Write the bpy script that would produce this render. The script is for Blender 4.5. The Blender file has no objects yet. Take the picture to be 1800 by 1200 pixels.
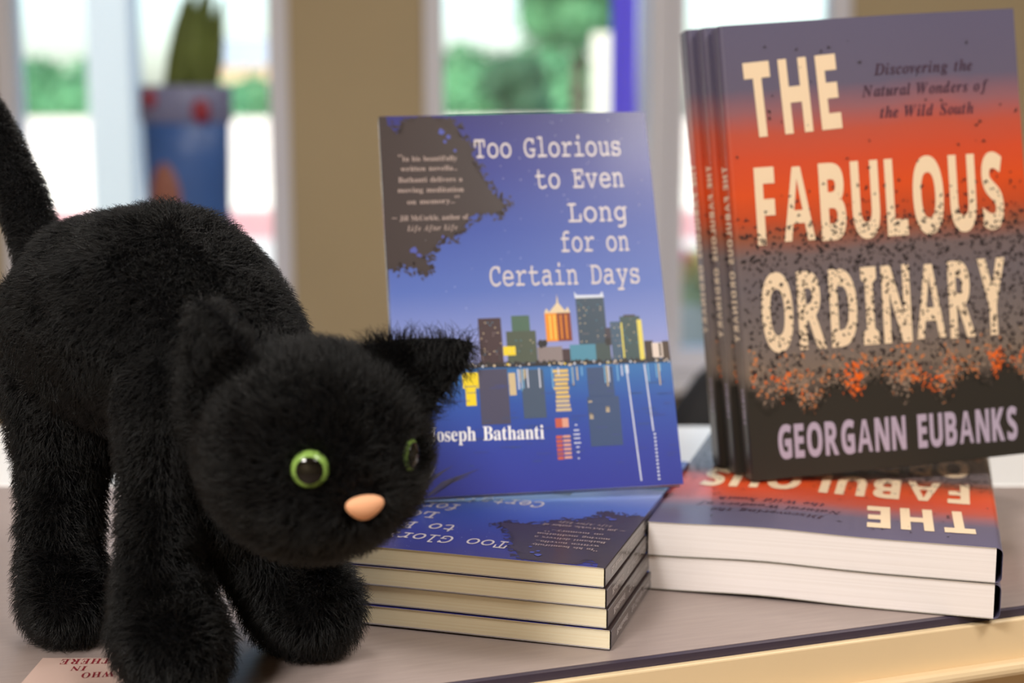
import bpy, bmesh, math, random, os
import numpy as np
from mathutils import Vector, Matrix

S = bpy.context.scene
COL = S.collection
PI = math.pi


def lin(r, g, b):
    f = lambda c: (c / 255 / 12.92) if c / 255 <= 0.04045 else ((c / 255 + 0.055) / 1.055) ** 2.4
    return (f(r), f(g), f(b), 1.0)


# ------------------------------------------------------------------ camera
cam_data = bpy.data.cameras.new('camera')
cam = bpy.data.objects.new('camera', cam_data)
COL.objects.link(cam)
cam.location = (0, 0, 0.2204)
cam.rotation_euler = (PI / 2 - 0.1529, 0, 0)
cam_data.sensor_width = 36
cam_data.lens = 52.0
cam_data.clip_start = 0.01
cam_data.clip_end = 500
cam_data.dof.use_dof = True
cam_data.dof.focus_distance = 0.615
cam_data.dof.aperture_fstop = 6.1
S.camera = cam

# ------------------------------------------------------------------ world, sun, lamps, exposure
world = bpy.data.worlds.new('sky')
S.world = world
world.use_nodes = True
wn = world.node_tree.nodes
wl = world.node_tree.links
wn.clear()
sky = wn.new('ShaderNodeTexSky')
sky.sky_type = 'NISHITA'
sky.sun_disc = False
sky.sun_elevation = math.radians(48)
sky.sun_rotation = math.radians(200)
sky.air_density = 1.0
sky.dust_density = 2.5
bg = wn.new('ShaderNodeBackground')
bg.inputs['Strength'].default_value = 0.42
wo = wn.new('ShaderNodeOutputWorld')
wl.new(sky.outputs[0], bg.inputs[0])
wl.new(bg.outputs[0], wo.inputs[0])

sun_d = bpy.data.lights.new('sun', 'SUN')
sun_d.energy = 2.5
sun_d.angle = math.radians(1.0)
sun_d.color = (1.0, 0.95, 0.86)
sun = bpy.data.objects.new('sun', sun_d)
COL.objects.link(sun)
sun.rotation_euler = (math.radians(44), 0, math.radians(-22))


def area(name, loc, size, energy, color, rot=(0, 0, 0), sy=None):
    d = bpy.data.lights.new(name, 'AREA')
    d.shape = 'RECTANGLE'
    d.size = size
    d.size_y = sy or size
    d.energy = energy
    d.color = color
    o = bpy.data.objects.new(name, d)
    COL.objects.link(o)
    o.location = loc
    o.rotation_euler = rot
    return o


LAMPS = [(-1.05, -1.00, 66), (0.85, -0.20, 21), (-0.55, 1.55, 8), (0.95, 1.55, 10)]
for lx, ly, le in LAMPS:
    area('ceiling_lamp', (lx, ly, 1.535), 0.56, le, (1.0, 0.955, 0.89))

S.view_settings.view_transform = 'Standard'
S.view_settings.look = 'None'
S.view_settings.exposure = 0.0
S.view_settings.gamma = 1.0
S.view_settings.use_curve_mapping = False
S.cycles.max_bounces = 8
S.cycles.transparent_max_bounces = 12
S.cycles.caustics_reflective = False
S.cycles.caustics_refractive = False
S.cycles.sample_clamp_indirect = 6.0

# ------------------------------------------------------------------ materials
MATS = {}


def mat(name, col, rough=0.5, spec=0.5, metal=0.0, coat=0.0, noise=None, bump=None, coat_rough=0.15):
    """plain principled material; noise = (scale, amount, stretch) colour variation, bump = (scale, strength)"""
    if name in MATS:
        return MATS[name]
    m = bpy.data.materials.new(name)
    m.use_nodes = True
    nt = m.node_tree
    b = nt.nodes['Principled BSDF']
    b.inputs['Base Color'].default_value = col
    b.inputs['Roughness'].default_value = rough
    b.inputs['Specular IOR Level'].default_value = spec
    b.inputs['Metallic'].default_value = metal
    b.inputs['Coat Weight'].default_value = coat
    b.inputs['Coat Roughness'].default_value = coat_rough
    if noise or bump:
        tc = nt.nodes.new('ShaderNodeTexCoord')
    if noise:
        sc, amt, st = noise
        mp = nt.nodes.new('ShaderNodeMapping')
        mp.inputs['Scale'].default_value = st
        nz = nt.nodes.new('ShaderNodeTexNoise')
        nz.inputs['Scale'].default_value = sc
        nz.inputs['Detail'].default_value = 5
        rp = nt.nodes.new('ShaderNodeValToRGB')
        lo = tuple(c * (1 - amt) for c in col[:3]) + (1,)
        hi = tuple(min(1, c * (1 + amt)) for c in col[:3]) + (1,)
        rp.color_ramp.elements[0].color = lo
        rp.color_ramp.elements[0].position = 0.3
        rp.color_ramp.elements[1].color = hi
        rp.color_ramp.elements[1].position = 0.7
        nt.links.new(tc.outputs['Object'], mp.inputs[0])
        nt.links.new(mp.outputs[0], nz.inputs['Vector'])
        nt.links.new(nz.outputs['Fac'], rp.inputs[0])
        nt.links.new(rp.outputs[0], b.inputs['Base Color'])
    if bump:
        nz2 = nt.nodes.new('ShaderNodeTexNoise')
        nz2.inputs['Scale'].default_value = bump[0]
        nz2.inputs['Detail'].default_value = 4
        bp = nt.nodes.new('ShaderNodeBump')
        bp.inputs['Strength'].default_value = bump[1]
        bp.inputs['Distance'].default_value = 0.002
        nt.links.new(tc.outputs['Object'], nz2.inputs['Vector'])
        nt.links.new(nz2.outputs['Fac'], bp.inputs['Height'])
        nt.links.new(bp.outputs[0], b.inputs['Normal'])
    MATS[name] = m
    return m


def ramp_mat(name, stops, height, rough=0.3, coat=0.3, noise_amt=0.0, noise_scale=30.0, speck=None):
    """cover print: colours along the local z of the book, with an optional wobble of the bands"""
    m = bpy.data.materials.new(name)
    m.use_nodes = True
    nt = m.node_tree
    b = nt.nodes['Principled BSDF']
    tc = nt.nodes.new('ShaderNodeTexCoord')
    sp = nt.nodes.new('ShaderNodeSeparateXYZ')
    nt.links.new(tc.outputs['Object'], sp.inputs[0])
    dv = nt.nodes.new('ShaderNodeMath')
    dv.operation = 'DIVIDE'
    dv.inputs[1].default_value = height
    nt.links.new(sp.outputs['Z'], dv.inputs[0])
    src = dv.outputs[0]
    nz = nt.nodes.new('ShaderNodeTexNoise')
    nz.inputs['Scale'].default_value = noise_scale
    nz.inputs['Detail'].default_value = 4
    nt.links.new(tc.outputs['Object'], nz.inputs['Vector'])
    if noise_amt:
        ma = nt.nodes.new('ShaderNodeMath')
        ma.operation = 'MULTIPLY_ADD'
        ma.inputs[1].default_value = noise_amt
        nt.links.new(nz.outputs['Fac'], ma.inputs[0])
        sb = nt.nodes.new('ShaderNodeMath')
        sb.operation = 'SUBTRACT'
        sb.inputs[1].default_value = noise_amt * 0.5
        nt.links.new(src, sb.inputs[0])
        nt.links.new(sb.outputs[0], ma.inputs[2])
        src = ma.outputs[0]
    rp = nt.nodes.new('ShaderNodeValToRGB')
    cr = rp.color_ramp
    while len(cr.elements) > 1:
        cr.elements.remove(cr.elements[-1])
    cr.elements[0].position = stops[0][0]
    cr.elements[0].color = stops[0][1]
    for p, c in stops[1:]:
        e = cr.elements.new(p)
        e.color = c
    nt.links.new(src, rp.inputs[0])
    nt.links.new(rp.outputs[0], b.inputs['Base Color'])
    b.inputs['Roughness'].default_value = rough
    b.inputs['Coat Weight'].default_value = coat
    b.inputs['Coat Roughness'].default_value = 0.12
    MATS[name] = m
    return m


def page_mat(name, c0, c1):
    """cut edge of a block of pages: fine lines along the sheets"""
    m = bpy.data.materials.new(name)
    m.use_nodes = True
    nt = m.node_tree
    b = nt.nodes['Principled BSDF']
    tc = nt.nodes.new('ShaderNodeTexCoord')
    mp = nt.nodes.new('ShaderNodeMapping')
    mp.inputs['Scale'].default_value = (6, 1600, 6)
    nz = nt.nodes.new('ShaderNodeTexNoise')
    nz.inputs['Scale'].default_value = 1.0
    nz.inputs['Detail'].default_value = 3
    rp = nt.nodes.new('ShaderNodeValToRGB')
    rp.color_ramp.elements[0].position = 0.3
    rp.color_ramp.elements[0].color = c0
    rp.color_ramp.elements[1].position = 0.6
    rp.color_ramp.elements[1].color = c1
    nt.links.new(tc.outputs['Object'], mp.inputs[0])
    nt.links.new(mp.outputs[0], nz.inputs['Vector'])
    nt.links.new(nz.outputs['Fac'], rp.inputs[0])
    nt.links.new(rp.outputs[0], b.inputs['Base Color'])
    b.inputs['Roughness'].default_value = 0.8
    b.inputs['Specular IOR Level'].default_value = 0.2
    bp = nt.nodes.new('ShaderNodeBump')
    bp.inputs['Strength'].default_value = 0.1
    bp.inputs['Distance'].default_value = 0.0001
    nt.links.new(nz.outputs['Fac'], bp.inputs['Height'])
    nt.links.new(bp.outputs[0], b.inputs['Normal'])
    return m


# ------------------------------------------------------------------ object helpers
def link(name, me, parent=None, mats=None):
    if me.name != name:
        me.name = name
    o = bpy.data.objects.new(name, me)
    COL.objects.link(o)
    if parent:
        o.parent = parent
    for m in (mats or []):
        me.materials.append(m)
    return o


def obj(name, bm, mats, parent=None, smooth=False):
    me = bpy.data.meshes.new(name)
    bm.normal_update()
    bm.to_mesh(me)
    bm.free()
    if smooth:
        for p in me.polygons:
            p.use_smooth = True
    if not isinstance(mats, (list, tuple)):
        mats = [mats]
    return link(name, me, parent, mats)


def tag(o, label, cat, group=None, kind=None):
    if label:
        o['label'] = label
    if cat:
        o['category'] = cat
    if group:
        o['group'] = group
    if kind:
        o['kind'] = kind
    return o


def struct(o):
    o['kind'] = 'structure'
    return o


def empty(name, loc=(0, 0, 0), rotz=0.0):
    o = bpy.data.objects.new(name, None)
    COL.objects.link(o)
    o.location = loc
    o.rotation_euler = (0, 0, rotz)
    o.empty_display_size = 0.02
    return o


def copy_tree(o, parent=None):
    c = o.copy()
    COL.objects.link(c)
    if parent is not None:
        c.parent = parent
    for ch in list(o.children):
        copy_tree(ch, c)
    return c


def box(bm, lo, hi, mi=0, bevel=0.0):
    r = bmesh.ops.create_cube(bm, size=1.0)
    vs = r['verts']
    for v in vs:
        v.co = Vector([lo[i] + (v.co[i] + 0.5) * (hi[i] - lo[i]) for i in range(3)])
    fs = list({f for v in vs for f in v.link_faces})
    for f in fs:
        f.material_index = mi
    if bevel:
        es = list({e for v in vs for e in v.link_edges})
        bmesh.ops.bevel(bm, geom=es, offset=bevel, segments=2, affect='EDGES', profile=0.5)
    return vs


def boxobj(name, lo, hi, m, parent=None, bevel=0.0):
    bm = bmesh.new()
    box(bm, lo, hi, 0, bevel)
    return obj(name, bm, m, parent)


def lathe(bm, prof, seg=32, c=(0, 0)):
    rings = []
    for r, z in prof:
        if r < 1e-6:
            rings.append([bm.verts.new((c[0], c[1], z))])
        else:
            rings.append([bm.verts.new((c[0] + r * math.cos(2 * PI * k / seg), c[1] + r * math.sin(2 * PI * k / seg), z)) for k in range(seg)])
    for a, b in zip(rings[:-1], rings[1:]):
        for k in range(seg):
            k2 = (k + 1) % seg
            if len(a) == 1 and len(b) == 1:
                continue
            if len(a) == 1:
                bm.faces.new((a[0], b[k], b[k2]))
            elif len(b) == 1:
                bm.faces.new((a[k], a[k2], b[0]))
            else:
                bm.faces.new((a[k], a[k2], b[k2], b[k]))
    bmesh.ops.recalc_face_normals(bm, faces=bm.faces[:])


def tube(bm, pts, radii, seg=10):
    """swept tube through points"""
    n = len(pts)
    pts = [Vector(p) for p in pts]
    rings = []
    up = Vector((0.123, 0.456, 0.9))
    for i in range(n):
        t = (pts[min(i + 1, n - 1)] - pts[max(i - 1, 0)]).normalized()
        a = t.cross(up).normalized()
        b = t.cross(a).normalized()
        r = radii[i] if isinstance(radii, (list, tuple)) else radii
        rings.append([bm.verts.new(pts[i] + a * r * math.cos(2 * PI * k / seg) + b * r * math.sin(2 * PI * k / seg)) for k in range(seg)])
    for A, B in zip(rings[:-1], rings[1:]):
        for k in range(seg):
            k2 = (k + 1) % seg
            bm.faces.new((A[k], A[k2], B[k2], B[k]))
    bm.faces.new(rings[0][::-1])
    bm.faces.new(rings[-1])
    bmesh.ops.recalc_face_normals(bm, faces=bm.faces[:])


# ------------------------------------------------------------------ lettering
FONT_DIR = os.path.join(bpy.utils.system_resource('DATAFILES'), 'fonts')
MATHF = None
try:
    for fn in sorted(os.listdir(FONT_DIR)):
        if 'Math' in fn:
            MATHF = bpy.data.fonts.load(os.path.join(FONT_DIR, fn))
except Exception:
    MATHF = None
STYLE = {'serif_bold': (0x1D400, 0x1D41A), 'slab': (0x1D670, 0x1D68A), 'bold_italic': (0x1D468, 0x1D482),
         'sans_bold': (0x1D5D4, 0x1D5EE), 'italic': (0x1D434, 0x1D44E)}


def styled(s, style):
    if MATHF is None or style is None:
        return s
    U, L = STYLE[style]
    return ''.join(chr(U + ord(c) - 65) if 'A' <= c <= 'Z' else chr(L + ord(c) - 97) if 'a' <= c <= 'z' else c for c in s)


_glyphs = {}


def glyph_mesh(ch, style):
    """verts (x, y) and polygons of one string set at size 1"""
    key = (ch, style)
    if key in _glyphs:
        return _glyphs[key]
    cu = bpy.data.curves.new('glyph', 'FONT')
    cu.body = styled(ch, style)
    cu.resolution_u = 4
    cu.offset = 0.012 if style == 'sans_bold' and ch != 'A' else 0.0
    if MATHF is not None and style is not None and ch.isascii():
        cu.font = MATHF
    o = bpy.data.objects.new('glyph', cu)
    COL.objects.link(o)
    dg = bpy.context.evaluated_depsgraph_get()
    dg.update()
    me = bpy.data.meshes.new_from_object(o.evaluated_get(dg))
    vs = [(v.co.x, v.co.y) for v in me.vertices]
    fs = [tuple(p.vertices) for p in me.polygons]
    bpy.data.meshes.remove(me)
    bpy.data.objects.remove(o)
    bpy.data.curves.remove(cu)
    _glyphs[key] = (vs, fs)
    return _glyphs[key]


def set_line(bm, s, style, x0, z0, x1, z1, cap, y, gap=0.12, space=0.42, mi=0, fn=None, shear=0.0):
    """sets a line of letters one by one between (x0,z0) and (x1,z1), with capitals `cap` tall (all metres)"""
    items = []
    ref = glyph_mesh('H', style)
    caph = max(v[1] for v in ref[0])
    x = 0.0
    for ch in s:
        if ch == ' ':
            x += space
            continue
        vs, fs = glyph_mesh(ch, style)
        if not vs:
            continue
        a = min(v[0] for v in vs)
        b = max(v[0] for v in vs)
        items.append((x - a, vs, fs))
        x += (b - a) + gap
    total = x - gap
    sx = math.hypot(x1 - x0, z1 - z0) / total
    sz = cap / caph
    dx, dz = (x1 - x0), (z1 - z0)
    L = math.hypot(dx, dz)
    ux, uz = dx / L, dz / L
    for off, vs, fs in items:
        nv = []
        for vx, vy in vs:
            px = (vx + off) * sx + shear * vy * sz
            pz = vy * sz
            X, Z = x0 + ux * px - uz * pz, z0 + uz * px + ux * pz
            nv.append(bm.verts.new(fn(X, Z) if fn else (X, y, Z)))
        for f in fs:
            try:
                bm.faces.new([nv[i] for i in f]).material_index = mi
            except ValueError:
                pass


def poly(bm, pts, y, mi=0):
    vs = [bm.verts.new((p[0], y, p[1])) for p in pts]
    f = bm.faces.new(vs)
    f.normal_update()
    if f.normal.y > 0:
        f.normal_flip()
    f.material_index = mi
    return f


def rect(bm, a, b, y, mi=0):
    poly(bm, [(a[0], a[1]), (b[0], a[1]), (b[0], b[1]), (a[0], b[1])], y, mi)


def finish_print(bm, warp, zscale=1.0, xscale=1.0):
    """cuts long print polygons finer and lays them on the curve of the cover"""
    bmesh.ops.triangulate(bm, faces=bm.faces[:])
    for v in bm.verts:
        v.co.z *= zscale
        v.co.x *= xscale
    if warp is not None:
        for _ in range(4):
            es = [e for e in bm.edges if e.calc_length() > 0.008]
            if not es:
                break
            bmesh.ops.subdivide_edges(bm, edges=es, cuts=1)
            bmesh.ops.triangulate(bm, faces=bm.faces[:])
        for v in bm.verts:
            v.co.y += warp(v.co.x)
    for f in bm.faces:
        f.normal_update()


# ------------------------------------------------------------------ paperbacks
# local frame of a book: x from the spine edge (0) to the fore-edge (W), z from foot (0) to head (H), y from front cover (0) to back (T)
MM = 0.001


def cover_sheet(lo_x, hi_x, y0, y1, H, warp, nx=30):
    bm = bmesh.new()
    xs = [lo_x + (hi_x - lo_x) * i / nx for i in range(nx + 1)]
    rows = []
    for x in xs:
        w = warp(x) if warp else 0.0
        rows.append([bm.verts.new((x, y0 + w, 0)), bm.verts.new((x, y0 + w, H)), bm.verts.new((x, y1 + w, H)), bm.verts.new((x, y1 + w, 0))])
    for a, b in zip(rows[:-1], rows[1:]):
        for k in range(4):
            k2 = (k + 1) % 4
            bm.faces.new((a[k], a[k2], b[k2], b[k]))
    bm.faces.new(rows[0])
    bm.faces.new(rows[-1])
    bmesh.ops.recalc_face_normals(bm, faces=bm.faces[:])
    for f in bm.faces:
        f.normal_update()
        f.material_index = 0 if abs(f.normal.y) > 0.7 or f.normal.x < -0.7 else 1
    return bm


def spine_sheet(T, H, rad, th, warp):
    """the folded strip round the back of the pages: rounded from the front cover to the back cover"""
    prof = []
    for k in range(7):
        a = PI / 2 * k / 6
        prof.append((rad - rad * math.sin(a), rad - rad * math.cos(a)))
    for k in range(7):
        a = PI / 2 * (1 - k / 6)
        prof.append((rad - rad * math.sin(a), T - rad + rad * math.cos(a)))
    inner = []
    for (x, y) in prof:
        cx, cy = rad, min(max(y, rad), T - rad)
        d = Vector((x - cx, y - cy))
        d.normalize()
        inner.append((x - d.x * th, y - d.y * th))
    w = warp(0.0) if warp else 0.0
    bm = bmesh.new()
    rings = []
    for z in (0, H):
        rings.append(([bm.verts.new((x, y + w, z)) for x, y in prof], [bm.verts.new((x, y + w, z)) for x, y in inner]))
    (o0, i0), (o1, i1) = rings
    n = len(prof)
    for k in range(n - 1):
        bm.faces.new((o0[k], o0[k + 1], o1[k + 1], o1[k]))
        bm.faces.new((i0[k], i0[k + 1], i1[k + 1], i1[k]))
        bm.faces.new((o0[k], o0[k + 1], i0[k + 1], i0[k]))
        bm.faces.new((o1[k], o1[k + 1], i1[k + 1], i1[k]))
    bm.faces.new((o0[0], o1[0], i1[0], i0[0]))
    bm.faces.new((o0[-1], o1[-1], i1[-1], i0[-1]))
    bmesh.ops.recalc_face_normals(bm, faces=bm.faces[:])
    return bm


def make_book(name, W, H, T, rad, cover_m, spine_m, back_m, page_m, warp):
    root = empty(name)
    th = 0.0002
    pb = cover_sheet(max(th * 1.2, rad), W - 0.0004, th * 1.15, T - th * 1.15, H - 0.0008, warp)
    for f in pb.faces:
        f.material_index = 0
    for v in pb.verts:
        v.co.z += 0.0004
    obj('page_block', pb, page_m, root)
    fc = obj('front_cover', cover_sheet(rad, W, 0, th, H, warp), [cover_m, card_m], root)
    obj('back_cover', cover_sheet(rad, W, T - th, T, H, warp), [back_m, card_m], root)
    sp = obj('spine', spine_sheet(T, H, rad, th, warp), spine_m, root)
    return root, fc, sp


card_m = mat('white_cover_card', lin(216, 208, 194), 0.7, 0.3)


# ---- print inks
def ink(name, rgb, rough=0.35):
    return mat(name, lin(*rgb), rough, 0.5, 0, 0.12)


# =================================================================== blue novel
BW, BH, BT = 0.139, 0.197, 0.0083
blue_stops = [(0.0, lin(44, 52, 150)), (0.10, lin(42, 60, 160)), (0.22, lin(36, 78, 168)), (0.31, lin(42, 110, 180)), (0.325, lin(40, 60, 92)),
              (0.335, lin(150, 156, 214)), (0.42, lin(124, 140, 206)), (0.52, lin(84, 110, 190)), (0.68, lin(56, 80, 168)), (0.85, lin(44, 53, 142)), (1.0, lin(42, 40, 118))]
blue_cover = ramp_mat('night_sky_cover_print', blue_stops, BH, 0.34, 0.15, 0.004, 90)
blue_spine = ramp_mat('night_sky_spine_print', [(0.0, lin(52, 60, 140)), (0.3, lin(66, 92, 160)), (0.48, lin(90, 104, 160)), (0.56, lin(62, 58, 60)), (0.9, lin(58, 52, 50)), (1.0, lin(52, 48, 60))], BH, 0.24, 0.4, 0.05, 40)
blue_back = mat('indigo_back_print', lin(46, 50, 130), 0.3, 0.5, 0, 0.4)
cream_pages = page_mat('cream_page_edges', lin(246, 234, 202), lin(252, 243, 216))


def blue_prints(fc, warp):
    rnd = random.Random(5)
    PIC = []
    L1, L2, L3, L4 = -0.00008, -0.00016, -0.00024, -0.00032
    # --- tree silhouette
    bm = bmesh.new()
    outline = [(0.3, 190), (3, 189.9), (5, 184), (8.7, 181), (11, 184), (13.6, 188.5), (20, 189.2), (37.6, 188), (40.6, 180), (45, 175.3), (46.5, 169.5), (49.4, 160.8), (54, 153.6), (54.5, 149.3), (63, 141.6),
               (57.5, 137), (48.9, 138.2), (43.0, 136.4), (40.3, 130.8), (37.2, 127.2), (27.9, 124.2), (23.3, 118.7), (18.3, 116.1), (22, 110.7), (18.9, 107.3), (14.4, 110.7), (8.0, 113.2), (1.8, 111.2), (0.3, 111)]
    pts = []
    for (a, b), (c, d) in zip(outline, outline[1:] + outline[:1]):
        L = math.hypot(c - a, d - b)
        n = max(1, int(L / 1.6))
        for k in range(n):
            t = k / n
            edge = a < 1.0 and c < 1.0
            j = 0 if (edge or k == 0 and a < 1) else 0.9
            pts.append((max(0.3, a + (c - a) * t + rnd.uniform(-j, j)), min(189.9, b + (d - b) * t + rnd.uniform(-j, j))))
    poly(bm, [(x * MM, z * MM) for x, z in pts], L1)
    for (x, z) in pts:
        if x < 2 or z > 189:
            continue
        for _ in range(3):
            cx, cz = x + rnd.gauss(0.3, 1.7), z + rnd.gauss(-0.3, 1.7)
            if cx < 1 or cz > 188.5:
                continue
            a = rnd.uniform(0, PI)
            l, w = rnd.uniform(0.9, 2.3), rnd.uniform(0.4, 0.9)
            ca, sa = math.cos(a), math.sin(a)
            q = [(cx + ca * l, cz + sa * l), (cx - sa * w, cz + ca * w), (cx - ca * l, cz - sa * l), (cx + sa * w, cz - ca * w)]
            if min(p[0] for p in q) > 0.3 and max(p[1] for p in q) < 189.9:
                poly(bm, [(p[0] * MM, p[1] * MM) for p in q], L1 - 0.00002)
    finish_print(bm, warp, BH / 0.190)
    PIC.append((bm, [ink('tree_brown_ink', (54, 41, 41))]))
    # --- little gaps of sky seen through the tree, and stars
    bm = bmesh.new()
    for (cx, cz, s) in [(31.5, 181, 2.0), (35, 178.5, 1.6), (33, 176, 1.3), (14, 120, 2.2), (16.5, 117.5, 1.5), (38, 171, .9), (29, 126.5, 1.0)]:
        n = 7
        poly(bm, [((cx + s * rnd.uniform(.5, 1.1) * math.cos(2 * PI * k / n)) * MM, (cz + s * rnd.uniform(.5, 1.1) * math.sin(2 * PI * k / n)) * MM) for k in range(n)], L3)
    finish_print(bm, warp, BH / 0.190)
    PIC.append((bm, [ink('sky_gap_ink', (74, 84, 172))]))
    bm = bmesh.new()
    for _ in range(70):
        cx, cz, s = rnd.uniform(20, 136), rnd.uniform(88, 187), rnd.uniform(0.12, 0.32)
        if cx < 60 and cz > 105 + (60 - cx) * -0.1 and cz > 128:
            continue
        poly(bm, [((cx + s) * MM, cz * MM), (cx * MM, (cz + s) * MM), ((cx - s) * MM, cz * MM), (cx * MM, (cz - s) * MM)], L1)
    finish_print(bm, warp, BH / 0.190)
    PIC.append((bm, [ink('star_ink', (205, 208, 240))]))
    # --- title
    bm = bmesh.new()
    for s, x0, z0, x1, z1 in [("Too Glorious", 47.9, 166.9, 123.9, 166.5), ("to Even", 78.2, 150.0, 123.9, 149.8), ("Long", 93.5, 132.1, 124.0, 131.9), ("for on", 88.6, 116.8, 123.4, 116.4), ("Certain Days", 51.0, 100.6, 127.2, 99.6)]:
        set_line(bm, s, 'slab', x0 * MM, z0 * MM, x1 * MM, z1 * MM, 9.8 * MM, L2, gap=0.07, space=0.34)
    finish_print(bm, warp, BH / 0.190)
    obj('title_lettering', bm, ink('title_silver_ink', (212, 204, 206)), fc)
    # --- author
    bm = bmesh.new()
    set_line(bm, "Joseph Bathanti", 'serif_bold', 15.5 * MM, 26.0 * MM, 72.1 * MM, 24.8 * MM, 6.6 * MM, L3, gap=0.03, space=0.26)
    finish_print(bm, warp, BH / 0.190)
    obj('author_lettering', bm, ink('author_white_ink', (246, 246, 250)), fc)
    # --- quotation
    bm = bmesh.new()
    for s, st, x0, z0, x1, z1, cap in [("“In his beautifully", 'serif_bold', 8.8, 166.0, 38.7, 165.9, 2.5), ("written novella...", 'serif_bold', 9.7, 160.8, 38.4, 160.8, 2.5), ("Bathanti delivers a", 'serif_bold', 8.2, 155.0, 40.7, 154.8, 2.6),
                                       ("moving meditation", 'serif_bold', 7.6, 149.7, 41.0, 149.4, 2.6), ("on memory...”", 'serif_bold', 12.1, 143.6, 38.5, 143.7, 2.5), ("– Jill McCorkle, author of", 'serif_bold', 4.0, 135.2, 42.4, 135.1, 2.6), ("Life After Life", 'bold_italic', 11.3, 129.9, 36.5, 129.9, 2.6)]:
        set_line(bm, s, st, x0 * MM, z0 * MM, x1 * MM, z1 * MM, cap * MM, L3, gap=0.035, space=0.26)
    finish_print(bm, warp, BH / 0.190)
    obj('quotation_lettering', bm, ink('quote_tan_ink', (176, 156, 150)), fc)
    # --- skyline
    cols = [(66, 46, 52), (74, 104, 88), (76, 86, 74), (240, 212, 40), (238, 146, 28), (130, 56, 30), (138, 126, 128), (52, 72, 92), (76, 140, 168), (62, 78, 80), (64, 56, 68), (64, 90, 116), (58, 80, 84), (226, 212, 96), (58, 44, 36), (222, 208, 200), (70, 52, 40), (40, 36, 40), (226, 206, 172), (214, 222, 240)]
    mats = [ink('skyline_ink_%s' % 'abcdefghijklmnopqrstuvwxyz'[i], c) for i, c in enumerate(cols)]
    R = [((43.6, 62), (55.0, 84.7), 0), ((60.3, 76.9), (69.3, 85.4), 1), ((57.2, 62), (72.0, 77.7), 2), ((55.2, 65.9), (61.3, 70.4), 3), ((77.2, 72), (83.7, 86), 4), ((83.2, 72), (90.2, 86), 5),
         ((72.2, 62), (84.6, 69.4), 6), ((84.6, 62), (89, 68), 0), ((93.5, 69), (107.8, 93.0), 7), ((88.5, 62), (102.1, 69.9), 8), ((101.5, 61.4), (109.0, 70.1), 9), ((107, 69), (111.1, 77.7), 10), ((109.8, 61.5), (115.8, 80.6), 11),
         ((115.0, 61.5), (125.1, 83.0), 12), ((123.6, 60), (126, 81.2), 13), ((115.2, 61), (116, 80), 13), ((126.4, 61.2), (130.7, 70.4), 14), ((130.1, 61.8), (136.1, 69.3), 15), ((135.4, 60.7), (138.8, 70.0), 16), ((133.6, 62.4), (134.6, 69), 14)]
    bm = bmesh.new()
    lay = L1
    for i, (a, b, c) in enumerate(R):
        rect(bm, (a[0] * MM, a[1] * MM), (b[0] * MM, b[1] * MM), L1 - 0.000008 * i, c)
    Lx = L1 - 0.00018
    # tower crowns and spire
    poly(bm, [(77 * MM, 86 * MM), (78.2 * MM, 88.5 * MM), (79.6 * MM, 86.6 * MM), (83.6 * MM, 91 * MM), (84.1 * MM, 95.5 * MM), (84.6 * MM, 91 * MM), (87.6 * MM, 87 * MM), (89.2 * MM, 89 * MM), (90.2 * MM, 86 * MM)], Lx, 18)
    for x in (79.3, 81.6, 84.8, 87.4):
        rect(bm, (x * MM, 73 * MM), ((x + 0.7) * MM, 85 * MM), Lx, 13 if x < 83 else 4)
    poly(bm, [(93.2 * MM, 93 * MM), (93 * MM, 96.4 * MM), (94.4 * MM, 94.6 * MM), (106 * MM, 94.4 * MM), (107.4 * MM, 96.2 * MM), (108 * MM, 93 * MM)], Lx, 19)
    poly(bm, [(117 * MM, 83 * MM), (117 * MM, 83.8 * MM), (123 * MM, 83.8 * MM), (123 * MM, 83 * MM)], Lx, 16)
    # windows on the towers
    for (a, b, c) in [((44.4, 64), (54.4, 83), 0), ((58, 65), (71, 76), 2), ((94.5, 71), (107, 92), 7), ((116.5, 63), (123, 82), 12), ((110.4, 63), (115, 79), 11)]:
        z = a[1]
        while z < b[1]:
            x = a[0]
            while x < b[0]:
                if rnd.random() < 0.22:
                    rect(bm, (x * MM, z * MM), ((x + 0.6) * MM, (z + 0.45) * MM), Lx, rnd.choice([6, 9, 18, 8]))
                x += 1.2
            z += 1.3
    # shore line with trees and lamps
    sh = [(30, 60.6)]
    x = 30.0
    while x < 138.8:
        sh.append((x, 62 + rnd.uniform(-0.4, 1.6) - (x - 40) * 0.012))
        x += 0.9
    sh += [(138.8, 59.6)]
    poly(bm, [(a * MM, b * MM) for a, b in sh], Lx - 0.00002, 17)
    for _ in range(46):
        x = rnd.uniform(38, 138)
        z = 61.2 + rnd.uniform(-0.6, 0.9) - (x - 40) * 0.012
        s = rnd.uniform(0.3, 0.75)
        poly(bm, [((x + s) * MM, z * MM), (x * MM, (z + s) * MM), ((x - s) * MM, z * MM), (x * MM, (z - s) * MM)], Lx - 0.00004, rnd.choice([15, 18, 19, 6, 3]))
    for x in (74, 76, 108):
        n = 8
        poly(bm, [((x + 1.8 * rnd.uniform(.6, 1) * math.cos(2 * PI * k / n)) * MM, (71 + 2.4 * rnd.uniform(.6, 1) * math.sin(2 * PI * k / n)) * MM) for k in range(n)], Lx - 0.00004, 17)
    finish_print(bm, warp, BH / 0.190)
    PIC.append((bm, mats))
    # --- reflections on the water
    rcols = [(240, 212, 30), (72, 70, 96), (66, 84, 110), (206, 186, 146), (222, 190, 110), (196, 90, 70), (218, 160, 140), (214, 220, 240), (56, 78, 120), (116, 176, 220), (60, 70, 140)]
    rm = [ink('reflection_ink_%s' % 'abcdefghijklmnop'[i], c) for i, c in enumerate(rcols)]
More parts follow.
